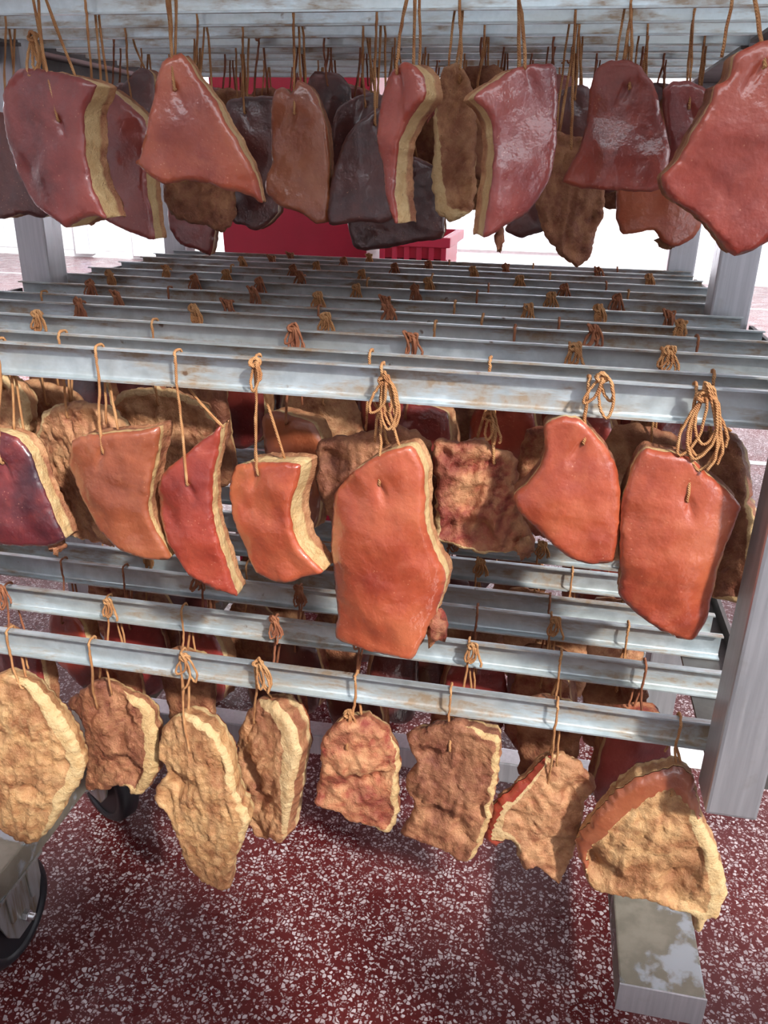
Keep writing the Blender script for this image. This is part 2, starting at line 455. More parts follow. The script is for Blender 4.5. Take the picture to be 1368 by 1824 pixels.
TN = {'D': 'added uppermost', 'A': 'top', 'B': 'middle', 'C': 'bottom'}
ORD = ['front', 'second', 'third', 'fourth', 'fifth', 'sixth', 'seventh', 'eighth', 'ninth', 'tenth', 'eleventh', 'twelfth']
rr = random.Random(5)
for t in 'ABCD':
    for i, y in enumerate(RODS[t]):
        dx = rr.uniform(-.006, .006)
        if rod_me is None:
            o = MB().prism(channel_profile(), 0, XL, XR).build('hanging_rod', M['galvanised'], None)
            bmx = o.data; bmx.polygons.foreach_set('use_smooth', [len(p.vertices) == 4 for p in bmx.polygons])
            try: bmx.set_sharp_from_angle(angle=math.radians(40))
            except Exception: pass
            rod_me = bmx
        else:
            o = link('hanging_rod', rod_me)
        o.location = (dx, y, TIER[t])
        pos = 'front' if i == 0 else (ORD[i] if i < len(RODS[t]) - 1 else 'rearmost')
        tag(o, 'galvanised steel channel rod, %s of the %s tier counted from the front' % (pos, TN[t]) if i and pos != 'rearmost' else
               'galvanised steel channel rod at the %s of the %s tier' % ('very front' if i == 0 else 'very back', TN[t]), 'rod', 'channel rods of the %s tier' % TN[t])

# ------------------------------------------------------------------ meat
def catmull(poly, step):
    P = [np.array(p, float) for p in poly]; n = len(P); out = []
    for i in range(n):
        p0, p1, p2, p3 = P[i-1], P[i], P[(i+1) % n], P[(i+2) % n]
        L = np.linalg.norm(p2 - p1); k = max(1, int(round(L / step)))
        for j in range(k):
            t = j / k
            out.append(.5 * ((2*p1) + (-p0 + p2)*t + (2*p0 - 5*p1 + 4*p2 - p3)*t*t + (-p0 + 3*p1 - 3*p2 + p3)*t**3) * .6
                       + .4 * (p1 + (p2 - p1) * t))
    return np.array(out)
def inside(pts, poly):
    x, y = pts[:, 0], pts[:, 1]; res = np.zeros(len(pts), bool)
    a, b = poly, np.roll(poly, -1, 0)
    for (x0, y0), (x1, y1) in zip(a, b):
        c = ((y0 > y) != (y1 > y)) & (x < (x1 - x0) * (y - y0) / (y1 - y0 + 1e-12) + x0)
        res ^= c
    return res
def edge_dist(pts, poly):
    a, b = poly, np.roll(poly, -1, 0); best = np.full(len(pts), 1e9)
    for p, q in zip(a, b):
        d = q - p; L = d @ d + 1e-12
        t = np.clip(((pts - p) @ d) / L, 0, 1)
        best = np.minimum(best, np.linalg.norm(pts - (p + t[:, None] * d), axis=1))
    return best
def fbm(u, v, w, sc, oc=3):
    return noise.fractal(Vector((u * sc, v * sc, w)), .9, 2.1, oc)

def slab(poly, T, rind_front, seed, step=.0055, bend=(1.2, .4), hole=None, lumps=1.0, basis=None, rim=None, taper=None, wrap=None):
    """poly: outline (u,v) in metres, counter-clockwise. Returns rind (verts, faces) and flesh (verts, faces, layer)."""
    area2 = sum(p[0]*q[1] - q[0]*p[1] for p, q in zip(poly, poly[1:] + poly[:1]))
    if area2 < 0: poly = poly[::-1]
    rg = np.random.default_rng(seed); sd = seed * 3.17
    ol = catmull(poly, step * .8)
    nrm = np.roll(ol, -1, 0) - np.roll(ol, 1, 0); nrm = np.stack([nrm[:, 1], -nrm[:, 0]], 1)
    nrm /= np.linalg.norm(nrm, axis=1)[:, None] + 1e-9
    amp = .0009 if rind_front else .0022
    j = np.array([fbm(p[0], p[1], sd, 90, 3) for p in ol])
    j2 = np.array([fbm(p[0], p[1], sd + 50, 32, 2) for p in ol])
    ol = ol + nrm * (j * amp * 1.6 + j2 * amp * .9)[:, None]
    lo, hi = ol.min(0), ol.max(0)
    gx, gy = np.meshgrid(np.arange(lo[0], hi[0], step), np.arange(lo[1], hi[1], step * .87))
    gx[1::2] += step * .5
    g = np.stack([gx.ravel(), gy.ravel()], 1) + rg.uniform(-.18, .18, (gx.size, 2)) * step
    g = g[inside(g, ol)]; d = edge_dist(g, ol); keep = d > step * .55; g = g[keep]; d = d[keep]
    n = len(ol)
    allp = [Vector((float(p[0]), float(p[1]))) for p in np.vstack([ol, g])]
    vo, _, fo, ovs, _, _ = delaunay_2d_cdt(allp, [(i, (i+1) % n) for i in range(n)], [list(range(n))], 1, 1e-7)
    V2 = np.array([(p.x, p.y) for p in vo]); dist = edge_dist(V2, ol)
    mp = {}
    for k, src in enumerate(ovs):
        for s_ in src: mp[s_] = k
    if any(i not in mp for i in range(n)): raise RuntimeError('outline lost')
    oi = [mp[i] for i in range(n)]
    c = V2.mean(0)
    fatw = np.zeros(len(V2))
    if rim:
        rd = np.array([math.cos(math.radians(rim[0])), math.sin(math.radians(rim[0]))])
        ext = np.abs((ol - c) @ rd).max()
        side = np.clip(((V2 - c) @ rd) / ext, 0, 1)
        jit = np.array([fbm(p[0], p[1], sd + 71, 40, 2) for p in V2]) * .006
        fatw = np.clip((rim[1] * np.clip(side * 1.6, 0, 1) + jit * side - dist) / .005, 0, 1)
    wrapw = np.zeros(len(V2))
    if wrap:
        rd = np.array([math.cos(math.radians(wrap[0])), math.sin(math.radians(wrap[0]))])
        ext = np.abs((ol - c) @ rd).max()
        side = np.clip(((V2 - c) @ rd) / ext, 0, 1)
        jit = np.array([fbm(p[0], p[1], sd + 91, 30, 2) for p in V2]) * .007
        wrapw = np.clip((wrap[1] * np.clip(side * 1.5, 0, 1) + jit * side - dist) / .006, 0, 1)
        fatw = np.maximum(fatw, wrapw)
    def face_w(kind, front):
        out = np.zeros(len(V2)); ang = (seed * 1.7) % 1.2 - .6; ca, sa = math.cos(ang), math.sin(ang)
        r = .0032 if kind == 'rind' else .0075
        r = min(r, T * .42)
        q = 1 - np.clip(dist / r, 0, 1); rnd_ = r * (1 - np.sqrt(np.maximum(0, 1 - q * q)))
        for k, (u, v) in enumerate(V2):
            if kind == 'rind':
                h = fbm(u, v, sd + 3, 12, 2) * .0075 + fbm(u, v, sd + 7, 40, 2) * .0014
            else:
                e = min(1, dist[k] / .012)
                uu, vv_ = u * ca - v * sa, u * sa + v * ca
                fa = fatw[k] if front else 0
                pit = max(0, fbm(u, v, sd + 21, 15, 2) - .20)
                crumb = noise.fractal(Vector((u * 48, v * 48, sd + 15)), .35, 2.2, 4)
                h = fbm(u, v, sd + 11, 8, 2) * .0080 * lumps
                h += (1 - fa) * ((abs(fbm(uu * 2.4, vv_ * .45, sd + 13, 30, 3)) * -.0075 + pit * .030 + crumb * .0026) * (.3 + .7 * e) * lumps + .0035 * e)
            out[k] = h
        if hole is not None and front:
            ca2 = -.35 if seed % 2 else .45
            lu = (V2[:, 0] - hole[0]) - (V2[:, 1] - hole[1]) * ca2; lv = hole[1] - V2[:, 1]
            along = np.clip((lv + .004) / .008, 0, 1) * np.clip((.030 - lv) / .018, 0, 1)
            out += .0050 * np.exp(-(lu / .0036) ** 2) * along
        bulge = (bend[0] * (V2[:, 0] - c[0]) ** 2 + bend[1] * (V2[:, 1] - c[1]) ** 2)
        return rnd_ + out, bulge
    kf, kb = ('rind', 'flesh') if rind_front else ('flesh', 'rind')
    wf, bl = face_w(kf, True); wb_, _ = face_w(kb, False)
    wf = wf + bl; wb2 = T - wb_ + bl
    wb2 = np.maximum(wb2, wf + .006)
    front = [(V2[k, 0], V2[k, 1], wf[k]) for k in range(len(V2))]
    if rind_front: sc_ = np.ones(2)
    else: sc_ = np.maximum(.6, 1 - (.010 if taper is None else taper) / (np.abs(ol - c).max(0)))
    back = [(c[0] + (V2[k, 0] - c[0]) * sc_[0], c[1] + (V2[k, 1] - c[1]) * sc_[1], wb2[k]) for k in range(len(V2))]
    tf = [list(f) for f in fo]                     # ccw in (u,v), seen from the front
    # side rings
    tp = .010 if taper is None else taper
    ts = [0, .09, .28, .5, .72, .91, 1] if True else None
    rings = []
    for t in ts:
        ring = []
        for i in range(n):
            k = oi[i]
            off = (-.0022 * t if rind_front else .0015 * math.sin(math.pi * t) - tp * t) + (fbm(ol[i][0] * 1, ol[i][1] * 1, sd + t * 1.3 + 30, 55, 3) * (.0018 if rind_front else .0036) * lumps) * min(1, 4 * t * (1 - t))
            w_ = wf[k] + (wb2[k] - wf[k]) * t
            if rind_front: ring.append((ol[i][0] + nrm[i][0] * off, ol[i][1] + nrm[i][1] * off, w_))
            else:
                bx_, by_ = c + (ol[i] - c) * (1 - (1 - sc_) * t); of2 = off + tp * t
                ring.append((bx_ + nrm[i][0] * of2, by_ + nrm[i][1] * of2, w_))
        rings.append(ring)
    def strip(verts, faces, a0, b0):
        for i in range(n):
            q = (i + 1) % n
            faces.append([a0 + i, b0 + i, b0 + q, a0 + q])
    # assemble: group face part and side part with welded borders
    def assemble(face, flip, ringsel):
        vv = list(face); ff = [f[::-1] if flip else f for f in tf]
        idx = []
        for rI in ringsel:
            if rI == (0 if not flip else len(ts) - 1): idx.append([oi[i] for i in range(n)])
            else:
                b0 = len(vv); vv += rings[rI]; idx.append([b0 + i for i in range(n)])
        for A, B in zip(idx, idx[1:]):
            for i in range(n):
                q = (i + 1) % n
                ff.append([A[i], A[q], B[q], B[i]][::-1] if not flip else [A[i], A[q], B[q], B[i]])
        return vv, ff, idx
    last = len(ts) - 1
    if rind_front:
        rv, rf, _ = assemble(front, False, [0, 1])
        fv, ff_, idx = assemble(back, True, list(range(last, 0, -1)))
        lay = [1.0] * len(back)
        for rI in range(last - 1, 0, -1): lay += [ts[rI]] * n
    else:
        rv, rf, _ = assemble(back, True, [last, last - 1])
        fv, ff_, idx = assemble(front, False, list(range(0, last)))
        lay = [float(1 - .95 * q) for q in fatw]
        if wrap:      # rind folded round onto the front
            nt = len(tf); skin = [f for f in ff_[:nt] if min(wrapw[k] for k in f) > .5]
            keep_ = [f for f in ff_[:nt] if min(wrapw[k] for k in f) <= .5]
            ff_ = keep_ + ff_[nt:]
            b0 = len(rv); rv = rv + [(p[0], p[1], p[2] - .0015) for p in front]
            rf = rf + [[b0 + k for k in f] for f in skin]
        for rI in range(1, last): lay += [1 - ts[rI]] * n
    def tow(vs): return [basis(*p) for p in vs]
    
    return (tow(rv), rf), (tow(fv), ff_, lay), (V2, wf)

def strand_curve(pts, rnd_, amp=.0012, sub=5):
    P = [Vector(p) for p in pts]; out = []
    for i in range(len(P) - 1):
        p0 = P[max(i-1, 0)]; p1 = P[i]; p2 = P[i+1]; p3 = P[min(i+2, len(P)-1)]
        for j in range(sub):
            t = j / sub
            q = .5 * ((2*p1) + (-p0 + p2)*t + (2*p0 - 5*p1 + 4*p2 - p3)*t*t + (-p0 + 3*p1 - 3*p2 + p3)*t**3)
            out.append(q + Vector((rnd_.uniform(-amp, amp), rnd_.uniform(-amp, amp) * .3, 0)))
    out.append(P[-1])
    return out
RT = .0018
def twine_parts(root, hole, top_x, zt, rodY, meat_top, O, knot, seed, mat, back_end=None):
    """twine over the rod: front strand from the hole, over the rod, down its back to the meat; O = root position"""
    rn = random.Random(seed)
    yf = rodY - .0035; yb = rodY + D + .0025
    front = [hole + Vector((0, .006, -.004)), hole, hole.lerp(Vector((top_x, yf, zt - H)), .5) + Vector((rn.uniform(-.002, .002), -.001, 0)),
             Vector((top_x, yf, zt - H - .002)), Vector((top_x + rn.uniform(-.001, .001), yf, zt - .012)), Vector((top_x, yf + .001, zt + .001)), Vector((top_x, rodY + D * .5, zt + .0028)),
             Vector((top_x, yb, zt - .003)), Vector((top_x + .002, yb, zt - H)), back_end or Vector((top_x + rn.uniform(-.012, .012), yb + .002, meat_top - .012))]
    mb = MB(); pts = strand_curve([p - O for p in front], rn, .0006)
    mb.tube(pts, RT, 6, taper=[rn.uniform(.82, 1.15) for _ in pts])
    if rn.random() < .8:
        off = rn.choice((-1, 1)) * rn.uniform(.006, .014)
        seg = [Vector((top_x + off * .3, yb + .001, zt - .006)), Vector((top_x + off * .7, yb + .002, zt - H - .01)), Vector((top_x + off, yb, meat_top - .01))]
        pts = strand_curve([p - O for p in seg], rn, .0008)
        mb.tube(pts, RT * .9, 6)
    tw = mb.build('twine', mat, root, smooth=True)
    if knot:
        kind, kp, size = knot
        km = MB()
        # the knot itself: a few tight turns, then loops and loose ends
        for q in range(3):
            ax = rn.uniform(0, 6.28); r_ = .0042 + .001 * q
            loop = [kp + Vector((math.cos(t) * r_, math.sin(t * 1.0 + ax) * r_ * .55 - .002, math.sin(t) * r_ * (.7 if q else 1.2))) - O for t in [k * 2 * math.pi / 10 for k in range(11)]]
            km.tube(loop, RT, 6)
        for q in range(kind):
            dirx = rn.uniform(-1, 1); L = size * rn.uniform(.55, 1.0); wd = L * rn.uniform(.18, .35)
            a_ = Vector((dirx * .55, -.16 - .12 * rn.random(), -1)).normalized() * L
            s_ = Vector((1, -.15, dirx * .4)).normalized() * wd
            if rn.random() < .65:   # loop
                pp = [kp, kp + a_ * .25 + s_ * .6 + Vector((0, -.004, L * .18)), kp + a_ * .65 + s_ * .8, kp + a_, kp + a_ * .75 - s_ * .5, kp + a_ * .35 - s_ * .4, kp + Vector((0, -.003, 0))]
            else:                   # loose end
                pp = [kp, kp + Vector((dirx * .010, -.006, L * .22)), kp + a_ * .35 + s_ * .7, kp + a_ * .8 + s_ * .9, kp + a_ * 1.05 + s_ * .6]
            km.tube(strand_curve([p - O for p in pp], rn, .0006), RT * .92, 6)
        km.build('knot', mat, tw, smooth=True)
    return tw

def piece(name, label, tier, rod, Y, rind_front, yaw, T, poly, hole, top, rind, flesh, knot=None, pitch=0, seed=1, step=.0042, bend=(1.2, .4), group=None, lumps=1.0, twine='twine', rim=None, taper=None, wrap=None):
    rodY = RODS[tier][rod]; zt = TIER[tier]
    cx = sum(p[0] for p in poly) / len(poly); cy = sum(p[1] for p in poly) / len(poly)
    ya, pi_ = math.radians(yaw), math.radians(pitch)
    U = Vector((math.cos(ya), math.sin(ya), 0)); N = Vector((-math.sin(ya), math.cos(ya), 0)); Vv = Vector((0, 0, 1))
    Nn = N * math.cos(pi_) - Vv * math.sin(pi_); Vn = Vv * math.cos(pi_) + N * math.sin(pi_)
    P0 = at_y(cx, cy, Y)
    def uv(px, py):
        q = at_plane(px, py, P0, -Nn) - P0
        return (q.dot(U), q.dot(Vn))
    pl = [uv(*p) for p in poly]
    hu = uv(*hole)
    tx = x_on_rod(top, rodY, zt)
    O = Vector((tx, rodY, zt))
    root = empty(name, O); tag(root, label, 'cured pork', group); root['rod_row'] = rod; root['tier_key'] = tier
    (rv, rf), (fv, ff_, lay), (V2, wf) = slab(pl, T, rind_front, seed, step, bend, hu, lumps, rim=rim, taper=taper, wrap=wrap, basis=lambda u, v, w: P0 + U * u + Vn * v + Nn * w - O)
    link('rind', mesh('rind', rv, rf, M[rind]), root)
    link('flesh', mesh('flesh', fv, ff_, M[flesh], attrs={'layer': lay}), root)
    k = int(np.argmin(np.hypot(V2[:, 0] - hu[0], V2[:, 1] - hu[1])))
    hp = P0 + U * hu[0] + Vn * hu[1] + Nn * (wf[k] - .002)
    mt = max(p[1] for p in pl) + P0.z
    if knot:
        kn, kx, ky, sz = knot
        kp = at_y(kx, ky, rodY - .006)
        knot = (kn, kp, sz)
    # back strand ends in the top edge of the slab
    ti = max(range(len(pl)), key=lambda i: pl[i][1] - abs(pl[i][0] - hu[0]) * .4)
    be = P0 + U * pl[ti][0] + Vn * (pl[ti][1] - .004) + Nn * (T * .6)
    twine_parts(root, hp, tx, zt, rodY, mt, O, knot, seed + 500, M[twine], be)
    return root

def nub(root, px, py, Y, size, mat, seed):
    c = at_y(px, py, Y) - root.location; v = []; f = []; nu, nv = 14, 9
    for i in range(nv + 1):
        th = math.pi * i / nv
        for j in range(nu):
            ph = 2 * math.pi * j / nu
            d = Vector((math.sin(th) * math.cos(ph), math.sin(th) * math.sin(ph), math.cos(th)))
            k = .85 + .55 * noise.fractal(d * 2.2 + Vector((seed, 0, 0)), .8, 2.1, 3)
            v.append(c + Vector((d.x * size[0], d.y * size[1], d.z * size[2])) * k)
    for i in range(nv):
        for j in range(nu): f.append([i*nu + j, (i+1)*nu + j, (i+1)*nu + (j+1) % nu, i*nu + (j+1) % nu])
    link('lean_lump', mesh('lean_lump', v, f, mat, attrs={'layer': [1.0] * len(v)}), root)
exec_list = []
NM = 'smoked_pork_piece'
def P(*a, **k): exec_list.append((a, k))

# ---- bottom tier, front row (flesh side towards the camera)
FR_C = 'front row of the bottom tier'
P('tan pork slab with broad cream fat margin, bottom row, cut by the left edge', 'C', 0, .856, False, 0, .038,
  [(-75,1330),(-60,1260),(-30,1225),(0,1213),(30,1222),(60,1245),(90,1280),(115,1320),(132,1360),(136,1390),(130,1410),(110,1435),(95,1470),(75,1495),(50,1515),(38,1524),(25,1515),(0,1490),(-40,1480),(-70,1420)],
  (30,1232), 14, 'rind_brown', 'flesh_golden', seed=11, rim=(0, 0.022), group=FR_C)
P('crumbly brown pork slab with a curved cream fat edge hanging above the rear black castor', 'C', 0, .908, False, -12, .034,
  [(105,1262),(125,1247),(140,1232),(160,1218),(185,1228),(215,1245),(243,1262),(258,1285),(268,1320),(273,1355),(268,1385),(255,1410),(240,1424),(226,1422),(222,1410),(205,1406),(180,1415),(160,1418),(140,1424),(135,1410),(140,1385),(143,1350),(143,1300),(130,1280),(112,1275)],
  (170,1262), 160, 'rind_brown', 'flesh_brown', seed=12, rim=(-10, 0.022), group=FR_C)
P('longest pale golden fleshy pork slab, tapering to a point above the terrazzo', 'C', 0, .866, False, -4, .042,
  [(280,1310),(300,1288),(320,1284),(345,1290),(375,1312),(400,1350),(408,1375),(418,1420),(435,1455),(438,1475),(425,1510),(410,1540),(403,1570),(396,1600),(370,1595),(345,1578),(330,1560),(318,1535),(315,1505),(300,1480),(285,1455),(265,1430),(275,1405),(290,1385),(285,1370),(275,1360),(275,1340)],
  (335,1335), 322, 'rind_brown', 'flesh_golden', knot=(3, 330, 1170, .045), seed=13, rim=(20, 0.01), group=FR_C)
P('narrow pork slab seen edge-on with thick cream fat, right beside the longest golden slab', 'C', 0, .900, False, -26, .044,
  [(415,1310),(425,1290),(440,1262),(460,1255),(480,1262),(500,1285),(515,1310),(524,1345),(522,1380),(515,1420),(507,1460),(500,1490),(490,1508),(475,1502),(460,1503),(446,1495),(438,1470),(430,1440),(415,1380),(411,1340)],
  (450,1288), 456, 'rind_brown', 'flesh_tan', knot=(4, 460, 1180, .050), seed=14, rim=(10, 0.026), group=FR_C)
P('squarish pork slab with a dark red bruised hollow and a twine bow above it', 'C', 0, .866, False, 6, .045,
  [(568,1345),(575,1320),(600,1298),(640,1292),(665,1298),(690,1320),(708,1350),(711,1380),(709,1430),(708,1460),(698,1495),(680,1498),(660,1485),(640,1480),(622,1478),(605,1462),(585,1452),(557,1443),(565,1410),(570,1375)],
  (617,1335), 633, 'rind_brown', 'flesh_red', knot=(6, 622, 1270, .040), seed=15, rim=(-20, 0.012), group=FR_C)
P('pork slab with a notched left side and straight cream right edge in the bottom row', 'C', 0, .866, False, -10, .042,
  [(715,1320),(740,1312),(775,1300),(800,1298),(830,1305),(880,1325),(886,1345),(880,1400),(870,1450),(862,1490),(850,1520),(832,1545),(815,1545),(798,1530),(785,1522),(765,1512),(740,1505),(710,1495),(722,1470),(735,1440),(720,1420),(718,1390),(735,1370),(725,1345)],
  (798,1342), 803, 'rind_brown', 'flesh_brown', seed=16, rim=(0, 0.01), group=FR_C)
P('ragged fleshy pork slab with reddish rind showing along its upper left edge', 'C', 0, .902, False, 10, .032,
  [(940,1395),(965,1370),(985,1355),(1010,1358),(1035,1372),(1052,1392),(1068,1415),(1055,1425),(1045,1440),(1040,1465),(1035,1500),(1022,1530),(1010,1560),(998,1584),(980,1570),(955,1550),(935,1560),(928,1545),(920,1515),(905,1510),(885,1522),(866,1512),(868,1490),(880,1450),(900,1430),(920,1410)],
  (978,1400), 993, 'rind_red', 'flesh_tan', seed=17, wrap=(165, .014), rim=(170, 0.022), group=FR_C)
P('big triangular pork slab with glossy brown upper left rim, above the grey base beam', 'C', 0, .854, False, -4, .044,
  [(1025,1530),(1030,1500),(1050,1470),(1075,1440),(1110,1410),(1150,1390),(1185,1380),(1215,1378),(1232,1392),(1240,1420),(1245,1450),(1260,1490),(1280,1530),(1290,1570),(1298,1610),(1285,1640),(1278,1658),(1268,1650),(1260,1660),(1250,1672),(1238,1672),(1240,1645),(1225,1635),(1190,1625),(1150,1610),(1110,1603),(1075,1598),(1048,1588),(1035,1560)],
  (1197,1420), 1212, 'rind_brown', 'flesh_golden', seed=18, wrap=(140, .042), rim=(10, 0.022), group=FR_C)

# ---- middle tier, front rows
FR_B = 'front row of the middle tier'
P('dark purple glossy pork rind with tan rim, cut off by the left picture edge', 'B', 0, .858, True, -8, .040,
  [(-70,800),(-40,770),(0,775),(25,785),(45,815),(60,855),(75,890),(90,930),(103,965),(80,977),(40,975),(0,972),(-50,970),(-80,900)],
  (0,820), -6, 'rind_purple', 'flesh_fat', seed=21, group=FR_B)
P('orange-brown leathery pork rind with crumbly top edge, leftmost whole one of the middle row', 'B', 0, .856, True, -6, .040,
  [(110,820),(120,790),(150,778),(190,775),(240,771),(268,768),(268,800),(262,850),(258,900),(264,940),(278,970),(292,1003),(270,1005),(240,995),(200,975),(170,945),(145,905),(125,870),(112,845)],
  (180,803), 172, 'rind_brown', 'flesh_brown', seed=22, group=FR_B, bend=(2.6, .4))
P('red half-moon pork rind tapering to a lower point, with a thin cream right edge', 'B', 0, .858, True, 0, .040,
  [(275,880),(285,850),(305,828),(340,800),(370,778),(384,766),(382,800),(374,850),(373,900),(382,950),(395,1000),(408,1050),(414,1074),(400,1065),(370,1050),(335,1030),(315,1000),(295,970),(280,930)],
  (332,858), 313, 'rind_red', 'flesh_fat', seed=23, group=FR_B, bend=(3.0, .6))
P('stubby orange pork rind with a thick bitten-looking cream side and fleshy top', 'B', 0, .866, True, -16, .054,
  [(403,850),(410,835),(440,828),(480,828),(505,828),(525,836),(519,870),(512,905),(514,940),(524,975),(545,1005),(561,1030),(535,1035),(500,1042),(475,1038),(445,1022),(430,985),(412,930),(402,885)],
  (455,842), 456, 'rind_orange', 'flesh_fat', knot=(3, 455, 645, .035), seed=24, group=FR_B, bend=(2.0, .8))
P('largest glossy orange-red pork rind hanging in the centre of the middle tier', 'B', 0, .852, True, -8, .044,
  [(585,890),(600,870),(630,840),(665,818),(700,805),(728,800),(742,830),(749,850),(750,900),(755,960),(768,1005),(782,1035),(781,1060),(769,1100),(751,1140),(735,1176),(725,1187),(700,1178),(660,1172),(620,1160),(584,1152),(590,1110),(580,1040),(577,1000),(580,940)],
  (672,862), 680, 'rind_orange', 'flesh_fat', knot=(6, 684, 678, .055), seed=25, group=FR_B, bend=(4.2, .3))
P('pear-shaped glossy orange pork rind with a rough upper shoulder, right of centre', 'B', 0, .856, True, 2, .040,
  [(970,770),(985,755),(1010,748),(1035,755),(1060,775),(1085,810),(1102,840),(1107,890),(1105,950),(1095,1005),(1070,1010),(1035,1005),(1005,990),(975,965),(950,945),(925,920),(915,895),(940,870),(960,840),(970,810)],
  (1040,792), 1050, 'rind_orange', 'flesh_brown', knot=(3, 1072, 672, .045), seed=26, group=FR_B, bend=(3.2, .5))
P('wide orange pork rind under a large twine bundle, rightmost of the middle front row', 'B', 0, .850, True, 0, .042,
  [(1140,820),(1155,808),(1185,812),(1230,820),(1262,850),(1300,880),(1323,912),(1310,950),(1290,1000),(1278,1040),(1272,1080),(1262,1115),(1240,1152),(1210,1148),(1180,1130),(1140,1105),(1115,1085),(1102,1068),(1108,1030),(1105,960),(1110,900),(1125,850)],
  (1226,890), 1240, 'rind_orange', 'flesh_brown', knot=(8, 1252, 706, .085), seed=27, group=FR_B, bend=(3.0, .5))
P('wrinkled tan and red pork slab hanging between the largest rind and the pear-shaped one', 'B', 1, .935, False, 6, .034,
  [(772,795),(800,790),(850,788),(890,800),(920,820),(925,870),(930,930),(950,960),(955,985),(935,998),(915,990),(890,992),(860,993),(830,985),(800,978),(770,970),(775,930),(776,870)],
  (880,820), 873, 'rind_brown', 'flesh_red', knot=(3, 872, 740, .040), seed=28, rim=(240, 0.01), lumps=1.3)
P('tall tan pork slab with bare crumbly flesh tucked behind the orange-brown rind', 'B', 1, .930, False, -14, .042,
  [(62,760),(70,735),(100,722),(140,722),(170,735),(195,765),(205,830),(205,975),(160,970),(110,960),(90,910),(75,870),(60,830),(50,790)],
  (112,742), 107, 'rind_brown', 'flesh_tan', seed=29, rim=(180, 0.012))
P('dim brown pork slab showing above and left of the largest orange rind', 'B', 1, .945, False, 4, .036,
  [(560,800),(600,785),(650,775),(700,762),(740,772),(765,800),(775,870),(772,960),(700,970),(600,960),(565,880)],
  (690,785), 660, 'rind_brown', 'flesh_brown', seed=30)
P('dark brown pork slab with a tan right edge, next to the right front post', 'B', 1, .930, False, -26, .045,
  [(1215,800),(1240,775),(1290,772),(1326,830),(1330,870),(1338,930),(1345,985),(1335,1085),(1300,1080),(1240,1060),(1215,1000),(1205,900)],
  (1262,790), 1272, 'rind_dark', 'flesh_brown', seed=31, rim=(-10, 0.014))
P('tan pork slab with pink core showing over the red half-moon rind', 'B', 2, 1.035, False, 4, .036,
  [(195,720),(230,695),(280,692),(330,705),(365,730),(377,760),(372,810),(330,850),(260,850),(220,820)],
  (282,716), 272, 'rind_brown', 'flesh_tan', knot=(3, 272, 620, .03), seed=32, rim=(90, 0.012))
P('tan pork slab at the upper left end of the middle tier, cut by the edge', 'B', 1, .962, False, -10, .034,
  [(-70,690),(-30,672),(0,670),(25,690),(40,720),(42,755),(30,800),(-10,850),(-70,830)],
  (0,690), -20, 'rind_brown', 'flesh_tan', seed=33, rim=(0, 0.012))

# ---- top tier
FR_A = 'pork slabs of the top tier'
P('crimson pork rind with a long mottled yellow fat side, leftmost of the top tier', 'A', 1, .962, True, -16, .048,
  [(18,130),(30,122),(60,122),(100,128),(140,140),(155,150),(148,175),(138,200),(138,230),(145,290),(155,340),(172,388),(160,385),(140,388),(110,405),(95,395),(65,375),(40,350),(20,310),(5,265),(0,210),(0,170),(10,140)],
  (97,205), 50, 'rind_crimson', 'flesh_fat', knot=(3, 60, 66, .045), seed=41, group=FR_A)
P('dark pork rind behind the crimson one, with a straight cream fat edge', 'A', 2, 1.122, True, -10, .040,
  [(160,160),(180,155),(205,172),(250,215),(256,300),(258,350),(262,400),(265,428),(240,420),(190,395),(150,385),(140,300),(150,200)],
  (165,180), 150, 'rind_crimson', 'flesh_fat', seed=42, group=FR_A)
P('salmon-orange triangular pork rind with a wide flared bottom, in the top tier', 'A', 1, .960, True, 4, .034,
  [(300,97),(318,93),(330,108),(352,140),(385,185),(412,235),(440,282),(455,320),(462,362),(440,350),(410,340),(370,328),(330,322),(290,330),(265,315),(235,290),(245,275),(255,240),(265,190),(275,140),(285,110)],
  (307,150), 293, 'rind_orange', 'flesh_fat', seed=43, group=FR_A, bend=(1.0, .3))
P('narrow brown-orange pork rind with a pointed double top, in the top tier', 'A', 3, 1.235, True, 2, .036,
  [(482,180),(490,160),(505,156),(517,168),(528,142),(545,150),(565,175),(578,215),(585,260),(585,330),(580,395),(560,400),(530,378),(500,370),(470,345),(468,320),(480,290),(480,240)],
  (525,195), 523, 'rind_brown', 'flesh_brown', seed=44, group=FR_A, bend=(3.0, .3))
P('matt dark maroon pork rind hanging between the narrow orange and the curled glossy rinds', 'A', 3, 1.240, True, 6, .034,
  [(640,215),(668,195),(695,190),(705,300),(700,385),(680,398),(640,395),(585,400),(586,340),(600,280),(618,240)],
  (668,215), 672, 'rind_dark', 'flesh_brown', seed=45, group=FR_A)
P('rounded dark pork rind with a faint sheen, just behind the matt maroon one', 'A', 4, 1.350, True, 0, .034,
  [(590,215),(600,190),(630,172),(665,165),(690,180),(690,300),(650,380),(600,380),(588,300)],
  (650,185), 648, 'rind_dark', 'flesh_brown', seed=46, group=FR_A)
P('curled glossy red pork rind with a broad yellow fat side, in the top tier', 'A', 1, .975, True, -30, .042,
  [(672,180),(685,135),(710,110),(732,115),(748,140),(748,175),(735,195),(715,225),(703,260),(697,300),(695,350),(698,398),(688,375),(680,340),(674,290),(669,240)],
  (703,122), 733, 'rind_red', 'flesh_fat', seed=47, group=FR_A, bend=(3.0, .5))
